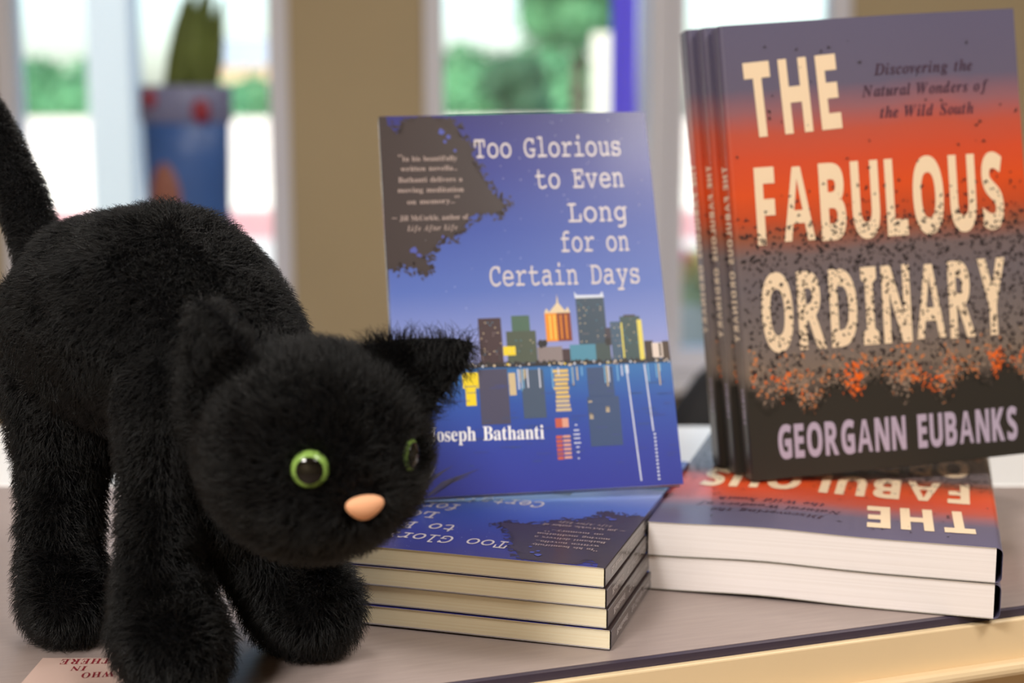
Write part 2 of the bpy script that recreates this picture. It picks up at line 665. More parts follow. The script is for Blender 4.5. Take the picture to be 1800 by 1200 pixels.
    bm = bmesh.new()
    W_ = []
    W_ += [((34.0, 50.6), (41.9, 58.4), 0), ((35.2, 42.2), (40.2, 50.6), 0), ((42, 32.8), (56.3, 59.5), 1), ((63.0, 34.9), (74.2, 58.5), 2), ((56.8, 46.4), (60.2, 57.3), 3), ((94.9, 20), (110.9, 43.9), 8), ((96, 44), (109, 58.4), 8)]
    z = 58.0
    while z > 37:
        W_.append(((79.3 + rnd.uniform(-.4, .4), z - 1.5), (86.3 + rnd.uniform(-.4, .4), z), 4 if z > 44 else 3))
        z -= 2.1
    W_ += [((78.2, 29.8), (81.6, 34.3), 5), ((81.6, 29.8), (84.7, 34.3), 6)]
    z = 26.0
    while z > 15:
        W_.append(((78, z - 1.5), (81, z), 5))
        W_.append(((81.4, z - 1.2), (85, z), 6))
        z -= 2.0
    for z, w in [(31, 1.2), (28.5, 2.6), (26.5, 3.2), (24.6, 3.0), (22.4, 3.4), (20.4, 1.6), (18, 1.4), (15, 1.0)]:
        W_.append(((88.3 - w / 2, z - 0.6), (88.3 + w / 2, z), 7))
    for x in (96.4, 104.8):
        z = 42
        while z > 31.5:
            W_.append(((x - 0.9, z - 0.7), (x + 0.9, z), 3))
            z -= 1.0
    for i, (a, b, c) in enumerate(W_):
        rect(bm, (a[0] * MM, a[1] * MM), (b[0] * MM, b[1] * MM), L1 - 0.000004 * (i % 8), c)
    for x0, za, x1, zb, w in [(116.0, 59, 118.2, 2.5, 0.35), (125.3, 59, 126.6, 26, 0.35)]:
        poly(bm, [((x0 - w) * MM, za * MM), ((x0 + w) * MM, za * MM), ((x1 + w) * MM, zb * MM), ((x1 - w) * MM, zb * MM)], L2, 7)
    z = 25.0
    while z > 3:
        rect(bm, (126.6 * MM, (z - 0.9) * MM), (127.6 * MM, z * MM), L2, 7)
        z -= 1.8
    for _ in range(26):
        x, l = rnd.uniform(58, 137), rnd.uniform(3, 11)
        rect(bm, (x * MM, (59 - l) * MM), ((x + 0.6) * MM, 59 * MM), L2 - 0.00002, rnd.choice([9, 3, 7, 9]))
    for _ in range(60):
        x, z, l = rnd.uniform(24, 134), rnd.uniform(6, 52), rnd.uniform(2, 9)
        rect(bm, (x * MM, z * MM), (min(138, x + l) * MM, (z + 0.3) * MM), L2, rnd.choice([8, 10, 10]))
    # reeds at the foot
    for k in range(9):
        x0, z0 = 8 + rnd.uniform(0, 9), 0.6
        x1, z1 = x0 + rnd.uniform(6, 26), rnd.uniform(8, 17)
        poly(bm, [(x0 * MM, z0 * MM), ((x0 + 0.8) * MM, z0 * MM), ((x0 + (x1 - x0) * .5 + .4) * MM, (z0 + (z1 - z0) * .62) * MM), (x1 * MM, z1 * MM), ((x0 + (x1 - x0) * .5 - .3) * MM, (z0 + (z1 - z0) * .7) * MM)], L2 - 0.00003, 7 if k in (3, 6) else 1)
    finish_print(bm, warp, BH / 0.190)
    PIC.append((bm, rm))
    allm = []
    big = bmesh.new()
    for bmi, ms in PIC:
        base = len(allm)
        allm += ms
        for f in bmi.faces:
            nf = big.faces.new([big.verts.new(v.co) for v in f.verts])
            nf.material_index = base + f.material_index
        bmi.free()
    obj('cover_picture', big, allm, fc)


def blue_spine_print(sp, warp):
    bm = bmesh.new()
    w = warp(0.0) if warp else 0.0
    fn = lambda X, Z: (-0.00008, Z + w, X)
    # reads from head to foot
    fn2 = lambda X, Z: (-0.00008, BT * 0.34 + Z + w, BH - X)
    set_line(bm, "Too Glorious to Even Long for on Certain Days", 'slab', 0.040, 0, 0.128, 0, 0.0026, 0, gap=0.07, space=0.34, fn=fn2)
    set_line(bm, "Bathanti", 'serif_bold', 0.010, 0, 0.032, 0, 0.0028, 0, gap=0.03, fn=fn2)
    bmesh.ops.triangulate(bm, faces=bm.faces[:])
    obj('spine_lettering', bm, ink('title_silver_ink', (212, 204, 206)), sp)


def gauss_warp(amp, c, s):
    return lambda x: -amp * math.exp(-((x - c) / s) ** 2)


def blue_book(warp):
    r, fc, sp = make_book('paperback_book', BW, BH, BT, 0.0008, blue_cover, blue_spine, blue_back, cream_pages, warp)
    blue_prints(fc, warp)
    blue_spine_print(sp, warp)
    return r


# =================================================================== orange and grey book
FW, FH, FT = 0.1575, 0.2308, 0.0159
fab_stops = [(0.0, lin(40, 38, 38)), (0.13, lin(44, 42, 40)), (0.19, lin(70, 62, 58)), (0.24, lin(122, 108, 98)), (0.30, lin(116, 106, 104)), (0.42, lin(106, 98, 104)), (0.49, lin(112, 98, 100)),
             (0.53, lin(146, 84, 62)), (0.57, lin(190, 74, 36)), (0.63, lin(216, 78, 28)), (0.70, lin(208, 76, 42)), (0.76, lin(190, 82, 62)), (0.81, lin(146, 96, 104)), (0.86, lin(98, 92, 116)), (1.0, lin(94, 90, 118))]
fab_cover = ramp_mat('sunset_cover_print', fab_stops, FH, 0.4, 0.12, 0.05, 16)
fab_spine = ramp_mat('sunset_spine_print', fab_stops, FH, 0.36, 0.15, 0.03, 16)
fab_back = mat('grey_back_print', lin(70, 66, 74), 0.35, 0.5, 0, 0.3)
white_pages = page_mat('white_page_edges', lin(240, 233, 233), lin(248, 242, 243))


def fab_prints(fc, warp):
    rnd = random.Random(11)
    L1, L2, L3, L4 = -0.00010, -0.00018, -0.00026, -0.00034
    # meadow: orange grasses then dark foot of the picture
    bm = bmesh.new()
    for _ in range(2400):
        x = rnd.uniform(3, 152)
        base = 47 + 5 * math.sin(x * 0.11 + 0.5) + 4 * math.sin(x * 0.31)
        z = rnd.gauss(base, 6.5)
        if z < 30 or z > 66:
            continue
        dens = 0.35 + 0.65 * max(0, math.sin(x * 0.24 + 1.0))
        if rnd.random() > dens:
            continue
        s = rnd.uniform(0.6, 1.9)
        a = rnd.uniform(0, PI)
        ca, sa = math.cos(a), math.sin(a)
        mi = 0 if rnd.random() < (0.04 + 0.85 * max(0, math.sin(x * 0.16 - 1.2)) ** 2 * min(1, x / 60)) and z < 56 else (1 if rnd.random() < 0.4 else 2)
        q = [(x + ca * s, z + sa * s), (x - sa * s * .45, z + ca * s * .45), (x - ca * s, z - sa * s), (x + sa * s * .45, z - ca * s * .45)]
        poly(bm, [(p[0] * MM, p[1] * MM) for p in q], L1 - 0.00002 * rnd.random(), mi)
    finish_print(bm, warp, FH / 0.2286, FW / 0.155)
    obj('orange_meadow', bm, [ink('meadow_orange_ink', (236, 104, 28)), ink('meadow_tan_ink', (196, 124, 78)), ink('meadow_taupe_ink', (140, 122, 108))], fc)
    bm = bmesh.new()
    top = []
    x = 0.4
    while x < 154.6:
        z = 38 + 3.5 * math.sin(x * 0.09 + 2.4) + 4.5 * math.sin(x * 0.27 + 2) + rnd.uniform(-2.5, 3.5) + (4 if x < 8 else 0)
        top.append((x, z))
        x += 0.8
    poly(bm, [(p[0] * MM, p[1] * MM) for p in [(0.4, 0.3)] + top + [(154.6, 0.3)]], L2)
    for _ in range(900):
        x = rnd.uniform(2, 153)
        z0 = 38 + 3.5 * math.sin(x * 0.09 + 2.4) + 4.5 * math.sin(x * 0.27 + 2)
        z = z0 + rnd.uniform(-1, 11) * rnd.random()
        s = rnd.uniform(0.5, 1.6)
        a = rnd.uniform(0, PI)
        ca, sa = math.cos(a), math.sin(a)
        poly(bm, [((x + ca * s) * MM, (z + sa * s) * MM), ((x - sa * s * .4) * MM, (z + ca * s * .4) * MM), ((x - ca * s) * MM, (z - sa * s) * MM), ((x + sa * s * .4) * MM, (z - ca * s * .4) * MM)], L2 - 0.00003)
    finish_print(bm, warp, FH / 0.2286, FW / 0.155)
    obj('dark_foreground', bm, ink('foreground_dark_ink', (44, 42, 39)), fc)
    # title
    bm = bmesh.new()
    set_line(bm, "THE", 'sans_bold', 12.0 * MM, 172.9 * MM, 59.3 * MM, 174.6 * MM, 36.5 * MM, L3, gap=0.13)
    set_line(bm, "FABULOUS", 'sans_bold', 12.0 * MM, 119.2 * MM, 142.4 * MM, 117.9 * MM, 38.0 * MM, L3, gap=0.10)
    set_line(bm, "ORDINARY", 'sans_bold', 11.0 * MM, 65.3 * MM, 140.2 * MM, 63.6 * MM, 38.5 * MM, L3, gap=0.08)
    finish_print(bm, warp, FH / 0.2286, FW / 0.155)
    obj('title_lettering', bm, ink('title_cream_ink', (240, 216, 184), 0.45), fc)
    bm = bmesh.new()
    set_line(bm, "GEORGANN EUBANKS", 'sans_bold', 14.5 * MM, 10.4 * MM, 141.5 * MM, 8.2 * MM, 16.8 * MM, L3, gap=0.09, space=0.3)
    finish_print(bm, warp, FH / 0.2286, FW / 0.155)
    obj('author_lettering', bm, ink('author_lilac_ink', (176, 164, 188), 0.45), fc)
    bm = bmesh.new()
    for s, x0, z0, x1, z1 in [("Discovering the", 77.5, 199.0, 130.3, 198.4), ("Natural Wonders of", 70.5, 188.5, 138.3, 187.7), ("the Wild South", 79.2, 177.4, 129.4, 176.6)]:
        set_line(bm, s, 'bold_italic', x0 * MM, z0 * MM, x1 * MM, z1 * MM, 5.6 * MM, L3, gap=0.03, space=0.26)
    finish_print(bm, warp, FH / 0.2286, FW / 0.155)
    obj('subtitle_lettering', bm, ink('subtitle_dark_ink', (66, 44, 62)), fc)
    # a flock of dark flecks flying over title and sky
    bm = bmesh.new()
    n = 0
    while n < 2700:
        x, z = rnd.uniform(2, 153), rnd.uniform(50, 226)
        if z > 150:
            d = 0.012
        elif z > 128:
            d = 0.012 + 0.35 * (150 - z) / 22 * (0.25 + x / 155)
        elif z > 108:
            d = 1.0
        else:
            d = 0.75
        if rnd.random() > d:
            n += 0.25
            continue
        n += 1
        s = rnd.uniform(0.5, 1.75)
        a = rnd.uniform(0, 2 * PI)
        b = a + rnd.uniform(1.4, 2.6)
        c = (x, z)
        w = s * 0.42
        q = [(x + s * math.cos(a), z + s * math.sin(a)), (x + w * math.cos((a + b) / 2), z + w * math.sin((a + b) / 2)), (x + s * math.cos(b), z + s * math.sin(b)), (x - w * math.cos((a + b) / 2), z - w * math.sin((a + b) / 2))]
        vs = [bm.verts.new((p[0] * MM, L4, p[1] * MM)) for p in q]
        bm.faces.new(vs)
    for f in bm.faces:
        f.normal_update()
        if f.normal.y > 0:
            f.normal_flip()
    finish_print(bm, warp, FH / 0.2286, FW / 0.155)
    obj('fleck_print', bm, ink('fleck_dark_ink', (44, 38, 42), 0.4), fc)


def fab_spine_print(sp, warp):
    w = warp(0.0) if warp else 0.0
    fn2 = lambda X, Z: (-0.0001, FT * 0.24 + Z + w, FH - X)
    bm = bmesh.new()
    set_line(bm, "THE FABULOUS ORDINARY", 'sans_bold', 0.070, 0, 0.160, 0, 0.0085, 0, gap=0.12, space=0.3, fn=fn2)
    bmesh.ops.triangulate(bm, faces=bm.faces[:])
    obj('spine_title_lettering', bm, ink('spine_cream_ink', (240, 220, 194), 0.45), sp)
    bm = bmesh.new()
    set_line(bm, "EUBANKS", 'sans_bold', 0.184, 0, 0.202, 0, 0.0036, 0, gap=0.12, fn=fn2)
    bmesh.ops.triangulate(bm, faces=bm.faces[:])
    obj('spine_author_lettering', bm, ink('author_lilac_ink', (176, 164, 188), 0.45), sp)


def fab_book(warp):
    r, fc, sp = make_book('paperback_book', FW, FH, FT, 0.0028, fab_cover, fab_spine, fab_back, white_pages, warp)
    fab_prints(fc, warp)
    fab_spine_print(sp, warp)
    return r


def R_stand(yaw, lean, roll):
    return Matrix.Rotation(yaw, 4, 'Z') @ Matrix.Rotation(-lean, 4, 'X') @ Matrix.Rotation(roll, 4, 'Y')


LIE = Matrix(((-1, 0, 0, 0), (0, 0, -1, 0), (0, -1, 0, 0), (0, 0, 0, 1)))


def lie(book, x, y, yaw, H, top):
    """lays a book face up with its head at the near edge; (x, y) is the near right corner, top the height of its front cover"""
    o = Vector((x, y, 0)) + Matrix.Rotation(yaw, 3, 'Z') @ Vector((0, H, 0))
    book.matrix_world = Matrix.Translation((o.x, o.y, top)) @ Matrix.Rotation(yaw, 4, 'Z') @ LIE


# blue stack: four lying, one standing
b1 = blue_book(gauss_warp(0.0004, 0.09, 0.05))
gap = 0.0005
pitch = BT + 0.0005
blue_labels = ["cream-edged blue city novel at the very bottom of the blue stack, nearest the tabletop",
               "cream-edged blue city novel second up from the bottom of the blue stack",
               "cream-edged blue city novel third up in the stack, just under its topmost book",
               "blue city novel lying face up on top of the stack beside the cat's head"]
jit = [(0.0016, -0.0008, 0.004), (0.0002, 0.0003, -0.003), (-0.0004, 0.0, 0.002), (-0.0010, 0.0004, -0.001)]
for k in range(4):
    b = b1 if k == 0 else copy_tree(b1)
    lie(b, 0.0396 + jit[k][0], 0.5881 + jit[k][1], -0.2921 + jit[k][2], BH, (k + 1) * pitch - 0.0001)
    tag(b, blue_labels[k], 'book', 'stack of blue novels lying flat')
BTOP = 4 * pitch
bs = blue_book(None)
lean = 0.42
bs.matrix_world = Matrix.Translation((-0.0538, 0.6848, BTOP + 0.0004 + BT * math.sin(lean))) @ R_stand(0.130, lean, -0.0200)
tag(bs, "blue paperback novel with a night skyline cover propped upright on the blue stack", 'book')

# orange pair lying, three standing on them
f1 = fab_book(gauss_warp(0.0013, 0.105, 0.032))
fp = FT + 0.0005
for k, lab in enumerate(["white-edged orange book at the bottom of the pair, overhanging the dark table edge", "orange and purple book lying upside down on the pair, right under the upright books"]):
    b = f1 if k == 0 else copy_tree(f1)
    lie(b, 0.0664 + 0.154 * math.cos(0.2792) + 0.0002, 0.667 - 0.154 * math.sin(0.2792), -0.2792 + (0.003 if k else 0), FH, (k + 1) * fp - 0.0001)
    tag(b, lab, 'book', 'pair of orange books lying flat')
FTOP = 2 * fp
fs = fab_book(gauss_warp(0.0030, 0.085, 0.055))
M0 = R_stand(0.140, 0.120, -0.066)
for k, lab in enumerate(["front of the three upright orange books, its whole title cover facing out", "middle of the three upright orange books, only its lettered spine showing", "rearmost of the three upright orange books, a thin strip of spine at far left"]):
    b = fs if k == 0 else copy_tree(fs)
    off = M0.to_3x3() @ Vector((-0.0040 * k, k * (FT + 0.0013), -0.0035 * k))
    base = Vector((0.1225, 0.7340, FTOP + 0.0006 + FT * math.sin(0.1135) + 0.0008)) + off
    base.z = FTOP + 0.0005 + FT * math.sin(0.1135)
    b.matrix_world = Matrix.Translation(base) @ M0
    tag(b, lab, 'book', 'orange books standing upright')

# =================================================================== counter
top_m = mat('greige_laminate_top', lin(156, 141, 137), 0.42, 0.5, 0, 0.0, noise=(14.0, 0.06, (3, 26, 1)))
edge_m = mat('dark_edge_band', lin(58, 50, 68), 0.45)
cream_m = mat('cream_painted_wood', lin(226, 202, 164), 0.5, noise=(6, 0.03, (1, 8, 1)))
ta = math.atan2(0.0899, 0.2514)
counter = empty('display_counter', (-0.0201, 0.5523, 0), ta)
tag(counter, "wood-look display counter with a dark edge band and cream front under the cat and books", 'counter')


def wedge(name, z0, z1, m, front, inset):
    """counter plan: front edge along local x, back edge square to the room"""
    bm = bmesh.new()
    inv = Matrix.Rotation(-ta, 3, 'Z')
    def L(wx, wy):
        p = inv @ Vector((wx + 0.0201, wy - 0.5523, 0))
        return (p.x, p.y)
    bl, br = L(-0.85 + inset, 0.862 - inset), L(0.62 - inset, 0.862 - inset)
    plan = [(-0.70 + inset, front), (0.62 - inset, front), br, bl]
    lo = [bm.verts.new((x, y, z0)) for x, y in plan]
    hi = [bm.verts.new((x, y, z1)) for x, y in plan]
    bm.faces.new(lo[::-1])
    bm.faces.new(hi)
    for k in range(4):
        bm.faces.new((lo[k], lo[(k + 1) % 4], hi[(k + 1) % 4], hi[k]))
    bmesh.ops.recalc_face_normals(bm, faces=bm.faces[:])
    return obj(name, bm, m, counter)


wedge('counter_top', -0.022, -0.0002, top_m, 0.003, 0.0)
boxobj('edge_band', (-0.702, 0.0, -0.0215), (0.622, 0.0032, -0.0004), edge_m, counter)
boxobj('apron', (-0.70, -0.0035, -0.050), (0.62, 0.0005, -0.0038), cream_m, counter, 0.0008)
bm = bmesh.new()
box(bm, (-0.70, -0.011, -0.0275), (0.62, -0.003, -0.0215), 0, 0.0022)
obj('bead_moulding', bm, cream_m, counter)
wedge('cabinet_body', -0.92, -0.0222, cream_m, 0.004, 0.006)

# white table behind the counter
white_m = mat('white_laminate', lin(238, 238, 240), 0.3)
wt = empty('side_table', (-0.1, 0.866, 0), 0.0)
tag(wt, "white side table set behind the counter, a sliver of top seen between the book stacks", 'table')
boxobj('tabletop', (-0.6, 0.0, -0.03), (0.8, 0.175, -0.001), white_m, wt, 0.003)
for lx in (-0.56, 0.72):
    for ly in (0.015, 0.12):
        boxobj('leg', (lx, ly, -0.92), (lx + 0.035, ly + 0.035, -0.0305), white_m, wt)

# flyer with red lettering
fly = empty('printed_flyer', (-0.172, 0.565, 0.0), 0.0)
tag(fly, "pale pink flyer with upside-down red lettering lying between the cat's left-hand paws", 'flyer')
boxobj('paper', (-0.020, -0.030, 0.0001), (0.030, 0.0135, 0.0003), mat('pink_paper', lin(206, 178, 168), 0.5), fly)
bm = bmesh.new()
for s, x0, y0, x1, y1, cap in [("THERE", 0.0085, 0.0128, -0.0115, 0.0118, 0.0056), ("IN", 0.001, 0.0042, -0.005, 0.004, 0.0048), ("WHO", 0.0135, -0.0012, 0.001, -0.003, 0.0056)]:
    set_line(bm, s, 'serif_bold', x0, y0, x1, y1, cap, 0, gap=0.08, fn=lambda X, Z: (X, Z, 0.0004))
bmesh.ops.triangulate(bm, faces=bm.faces[:])
obj('red_lettering', bm, mat('red_print', lin(140, 40, 52), 0.5), fly)

# =================================================================== plush cat
cat = empty('plush_cat', (-0.135, 0.60, 0.0))
tag(cat, "black plush cat with green eyes and a pink nose, arching its back on the counter", 'stuffed toy')


def chain(pts, n=7):
    out = []
    for (a, ra), (b, rb) in zip(pts[:-1], pts[1:]):
        for k in range(n):
            t = k / n
            out.append((Vector(a).lerp(Vector(b), t), ra + (rb - ra) * t))
    out.append((Vector(pts[-1][0]), pts[-1][1]))
    return out


blobs = []
blobs += chain([((-0.1723, 0.637, 0.1222), .0435), ((-0.1751, 0.635, 0.1313), .044), ((-0.1578, 0.620, 0.1322), .0455), ((-0.144, 0.608, 0.1363), .0455), ((-0.1301, 0.597, 0.1284), .041), ((-0.1175, 0.585, 0.121), .035)])
blobs += chain([((-0.1175, 0.585, 0.119), .034), ((-0.0955, 0.56, 0.1040), .030), ((-0.078, 0.54, 0.098), .031)])
# hind legs
blobs += chain([((-0.188, 0.634, 0.106), .032), ((-0.1945, 0.624, 0.070), .0165), ((-0.1945, 0.615, 0.034), .0140), ((-0.190, 0.606, 0.0165), .0165), ((-0.186, 0.598, 0.0155), .0150)])
blobs += chain([((-0.158, 0.638, 0.106), .028), ((-0.156, 0.648, 0.070), .0155), ((-0.156, 0.650, 0.034), .0130), ((-0.154, 0.648, 0.0165), .0150), ((-0.150, 0.641, 0.0155), .0140)])
# front legs
blobs += chain([((-0.127, 0.575, 0.110), .028), ((-0.1360, 0.563, 0.078), .0145), ((-0.1378, 0.556, 0.046), .0132), ((-0.134, 0.551, 0.0205), .0190), ((-0.1275, 0.541, 0.0185), .0178)])
blobs += chain([((-0.113, 0.583, 0.098), .030), ((-0.1165, 0.580, 0.070), .0225), ((-0.111, 0.583, 0.052), .0150), ((-0.100, 0.587, 0.036), .0150), ((-0.089, 0.590, 0.0215), .0200), ((-0.0820, 0.584, 0.0195), .0182)])
# tail
blobs += chain([((-0.198, 0.645, 0.140), .014), ((-0.2062, 0.655, 0.1515), .0115), ((-0.215, 0.665, 0.1671), .0102), ((-0.2249, 0.675, 0.187), .0100), ((-0.2393, 0.69, 0.2085), .0100), ((-0.2572, 0.70, 0.236), .0096), ((-0.2781, 0.71, 0.2625), .0088)])
HC = Vector((-0.0709, 0.530, 0.0986))


def ellips(bm, c, rx, ry, rz_, rot=None, sub=3):
    r = bmesh.ops.create_icosphere(bm, subdivisions=sub, radius=1.0)
    for v in r['verts']:
        p = Vector((v.co.x * rx, v.co.y * ry, v.co.z * rz_))
        if rot is not None:
            p = rot @ p
        v.co = p + Vector(c)


bm = bmesh.new()
for c, r in blobs:
    ellips(bm, c, r, r, r, sub=2)
face = Vector((0.45, -0.876, -0.169)).normalized()
ellips(bm, HC + Vector((-0.0012, 0, 0)), .0398, .0375, .0372)
ellips(bm, HC + Vector((0.40, -0.80, -0.45)).normalized() * 0.020, .0225, .0225, .019)
ellips(bm, HC + Vector((0.54, -0.70, -0.44)).normalized() * 0.018, .022, .022, .020)
ellips(bm, HC + Vector((0.02, -0.88, -0.48)).normalized() * 0.018, .0225, .022, .020)


def ear(bm, base, tip, side, width, thick, cup):
    """a cupped triangular ear: rows of ellipse sections from base to tip"""
    base, tip, side = Vector(base), Vector(tip), Vector(side).normalized()
    ax = (tip - base)
    L = ax.length
    ax.normalize()
    side = (side - ax * side.dot(ax)).normalized()
    nrm = ax.cross(side).normalized()
    rows = []
    N = 10
    for i in range(N):
        t = i / (N - 1)
        w = width * (1 - t) ** 0.8 * (1 + 0.25 * t) + 0.0015
        th = thick * (1 - 0.6 * t)
        c = base + ax * L * t
        ring = []
        for k in range(14):
            a = 2 * PI * k / 14
            u = math.cos(a)
            ring.append(bm.verts.new(c + side * w * u + nrm * (th * math.sin(a) + cup * u * u * (1 - t * .5))))
        rows.append(ring)
    for A, B in zip(rows[:-1], rows[1:]):
        for k in range(14):
            bm.faces.new((A[k], A[(k + 1) % 14], B[(k + 1) % 14], B[k]))
    bm.faces.new(rows[0][::-1])
    bm.faces.new(rows[-1])


ear(bm, HC + Vector((0.60, 0.05, 0.55)) * 0.040, HC + Vector((1.42, 0.18, 0.96)) * 0.0400, (0.55, -0.05, -0.80), .0175, .0042, -.004)
ear(bm, HC + Vector((-0.68, -0.10, 0.45)) * 0.040, HC + Vector((-1.00, -0.20, 1.42)) * 0.0400, (0.85, -0.25, 0.35), .0185, .0042, -.006)
bmesh.ops.recalc_face_normals(bm, faces=bm.faces[:])
me = bpy.data.meshes.new('raw')
bm.to_mesh(me)
bm.free()
raw = bpy.data.objects.new('raw', me)
COL.objects.link(raw)
rmd = raw.modifiers.new('remesh', 'REMESH')
rmd.mode = 'VOXEL'
rmd.voxel_size = 0.0016
sm = raw.modifiers.new('smooth', 'SMOOTH')
sm.factor = 0.5
sm.iterations = 7
dg = bpy.context.evaluated_depsgraph_get()
dg.update()
body_me = bpy.data.meshes.new_from_object(raw.evaluated_get(dg))
bpy.data.objects.remove(raw)
off = Vector(cat.location)
for v in body_me.vertices:
    v.co -= off
for p in body_me.polygons:
    p.use_smooth = True
body_me.materials.clear()
plush = mat('black_plush_backing', lin(14, 14, 16), 0.9, 0.1)
body = link('body', body_me, cat, [plush])

# eyes
e_black = mat('black_glossy_pupil', lin(6, 6, 6), 0.06, 0.6)
e_green = mat('green_plastic_iris', lin(136, 172, 84), 0.25, 0.5)
EYES = []


def eye(direction, dist):
    d = Vector(direction).normalized()
    c = HC + d * dist
    rot = d.to_track_quat('Z', 'Y').to_matrix()
    bm = bmesh.new()
    R = 0.0066
    prof = [(R * math.cos(a), R * 0.55 * math.sin(a)) for a in [k * PI / 2 / 10 for k in range(11)]]
    prof = [(R * 0.9, -0.006)] + prof[:-1] + [(0, R * 0.55)]
    lathe(bm, prof, 32)
    for v in bm.verts:
        v.co = rot @ v.co + c - off
    o = obj('eye', bm, e_green, cat, True)
    bm = bmesh.new()
    a0 = math.acos(0.71)
    prof = []
    for k in range(9):
        a = a0 + (PI / 2 - a0) * k / 8
        prof.append((R * math.cos(a) if k < 8 else 0, R * 0.55 * math.sin(a) + 0.00025 + 0.0003 * k / 8))
    prof = [(R * 0.71, R * 0.55 * math.sin(a0) - 0.0004)] + prof
    lathe(bm, prof, 32)
    for v in bm.verts:
        v.co = rot @ v.co + c - off
    pu = obj('pupil', bm, e_black, o, True)
    EYES.append((c + d * 0.002, 0.0075, d))


eye((0.055, -1.0, 0.055), 0.0392)
eye((0.935, -0.36, 0.03), 0.0358)
# nose
bm = bmesh.new()
nd = Vector((0.44, -0.817, -0.25)).normalized()
nr = nd.to_track_quat('Y', 'Z').to_matrix()
bmesh.ops.create_icosphere(bm, subdivisions=3, radius=1.0)
for v in bm.verts:
    x, y, z = v.co
    wz = 0.0046 * z
    wx = 0.0068 * x * (1.0 + 0.35 * z)
    v.co = nr @ Vector((wx, 0.0034 * y, wz)) + HC + nd * 0.0445 - off
nose = obj('nose', bm, mat('pink_nose_fabric', lin(240, 178, 138), 0.6, 0.3), cat, True)
NOSE = HC + nd * 0.0445

# fur: one mass of fine strands growing from the body
nv = len(body_me.vertices)
co = np.empty(nv * 3)
body_me.vertices.foreach_get('co', co)
co = co.reshape(-1, 3) + np.array(off)
nor = np.array([v.normal[:] for v in body_me.vertices])
body_me.calc_loop_triangles()
tri = np.array([t.vertices[:] for t in body_me.loop_triangles])
A_, B_, C_ = co[tri[:, 0]], co[tri[:, 1]], co[tri[:, 2]]
ar = np.linalg.norm(np.cross(B_ - A_, C_ - A_), axis=1) / 2
rg = np.random.default_rng(3)
NF = 210000
ti = rg.choice(len(tri), NF, p=ar / ar.sum())
u, v = rg.random(NF), rg.random(NF)
fl = u + v > 1
u[fl], v[fl] = 1 - u[fl], 1 - v[fl]
w = 1 - u - v
P = A_[ti] * w[:, None] + B_[ti] * u[:, None] + C_[ti] * v[:, None]
Nn = nor[tri[ti, 0]] * w[:, None] + nor[tri[ti, 1]] * u[:, None] + nor[tri[ti, 2]] * v[:, None]
Nn /= np.linalg.norm(Nn, axis=1)[:, None] + 1e-9
keep = np.ones(NF, bool)
for c, r, d in EYES:
    keep &= np.linalg.norm(P - np.array(c), axis=1) > r
keep &= np.linalg.norm(P - np.array(NOSE), axis=1) > 0.0072
P, Nn = P[keep], Nn[keep]
NF = len(P)
# comb: down the body, away from the nose on the head, with clumps
hd = np.linalg.norm(P - np.array(HC), axis=1) < 0.052
flow = np.tile(np.array([-0.25, 0.15, -1.0]), (NF, 1))
flow[hd] = P[hd] - np.array(NOSE)
flow /= np.linalg.norm(flow, axis=1)[:, None]
cl = P * 160
clump = np.stack([np.sin(cl[:, 1] * 1.3 + 2 * np.sin(cl[:, 2])) + np.sin(cl[:, 0] * 2.1 + 1.3), np.sin(cl[:, 2] * 1.4 + 2 * np.sin(cl[:, 0] * .9)) + np.sin(cl[:, 1] * 2.3), np.sin(cl[:, 0] * 1.6 + 2 * np.sin(cl[:, 1])) + np.sin(cl[:, 2] * 2.2)], 1)
flow = flow + 0.28 * clump + rg.normal(0, 0.55, (NF, 3))
flow -= Nn * np.sum(flow * Nn, 1)[:, None]
flow /= np.linalg.norm(flow, axis=1)[:, None] + 1e-9
Ln = rg.uniform(0.0042, 0.0092, NF)
low = P[:, 2] < 0.05
Ln[low] *= 1.15
Ln[(P[:, 0] < -0.2) & (P[:, 2] > 0.15)] *= 0.6
d0 = Nn * 0.85 + flow * 0.35
d1 = Nn * 0.55 + flow * 0.85
d0 /= np.linalg.norm(d0, axis=1)[:, None]
d1 /= np.linalg.norm(d1, axis=1)[:, None]
p1 = P + d0 * (Ln * 0.5)[:, None]
p2 = p1 + d1 * (Ln * 0.5)[:, None]
p1[:, 2] = np.maximum(p1[:, 2], 0.0008)
p2[:, 2] = np.maximum(p2[:, 2], 0.0008)
pts = np.stack([P - Nn * 0.0006, p1, p2], 1) - np.array(off)
hc = bpy.data.hair_curves.new('fur')
hc.add_curves([3] * NF)
hc.attributes['position'].data.foreach_set('vector', pts.astype(np.float32).ravel())
ra = hc.attributes.get('radius') or hc.attributes.new('radius', 'FLOAT', 'POINT')
ra.data.foreach_set('value', np.tile(np.array([0.00011, 0.00009, 0.00002], np.float32), NF))
fm = bpy.data.materials.new('black_plush_fibre')
fm.use_nodes = True
fb = fm.node_tree.nodes['Principled BSDF']
fb.inputs['Base Color'].default_value = lin(15, 15, 17)
fb.inputs['Roughness'].default_value = 0.42
fb.inputs['Specular IOR Level'].default_value = 0.32
hc.materials.append(fm)
fur = bpy.data.objects.new('fur', hc)
COL.objects.link(fur)
fur.parent = cat
fur['kind'] = 'stuff'

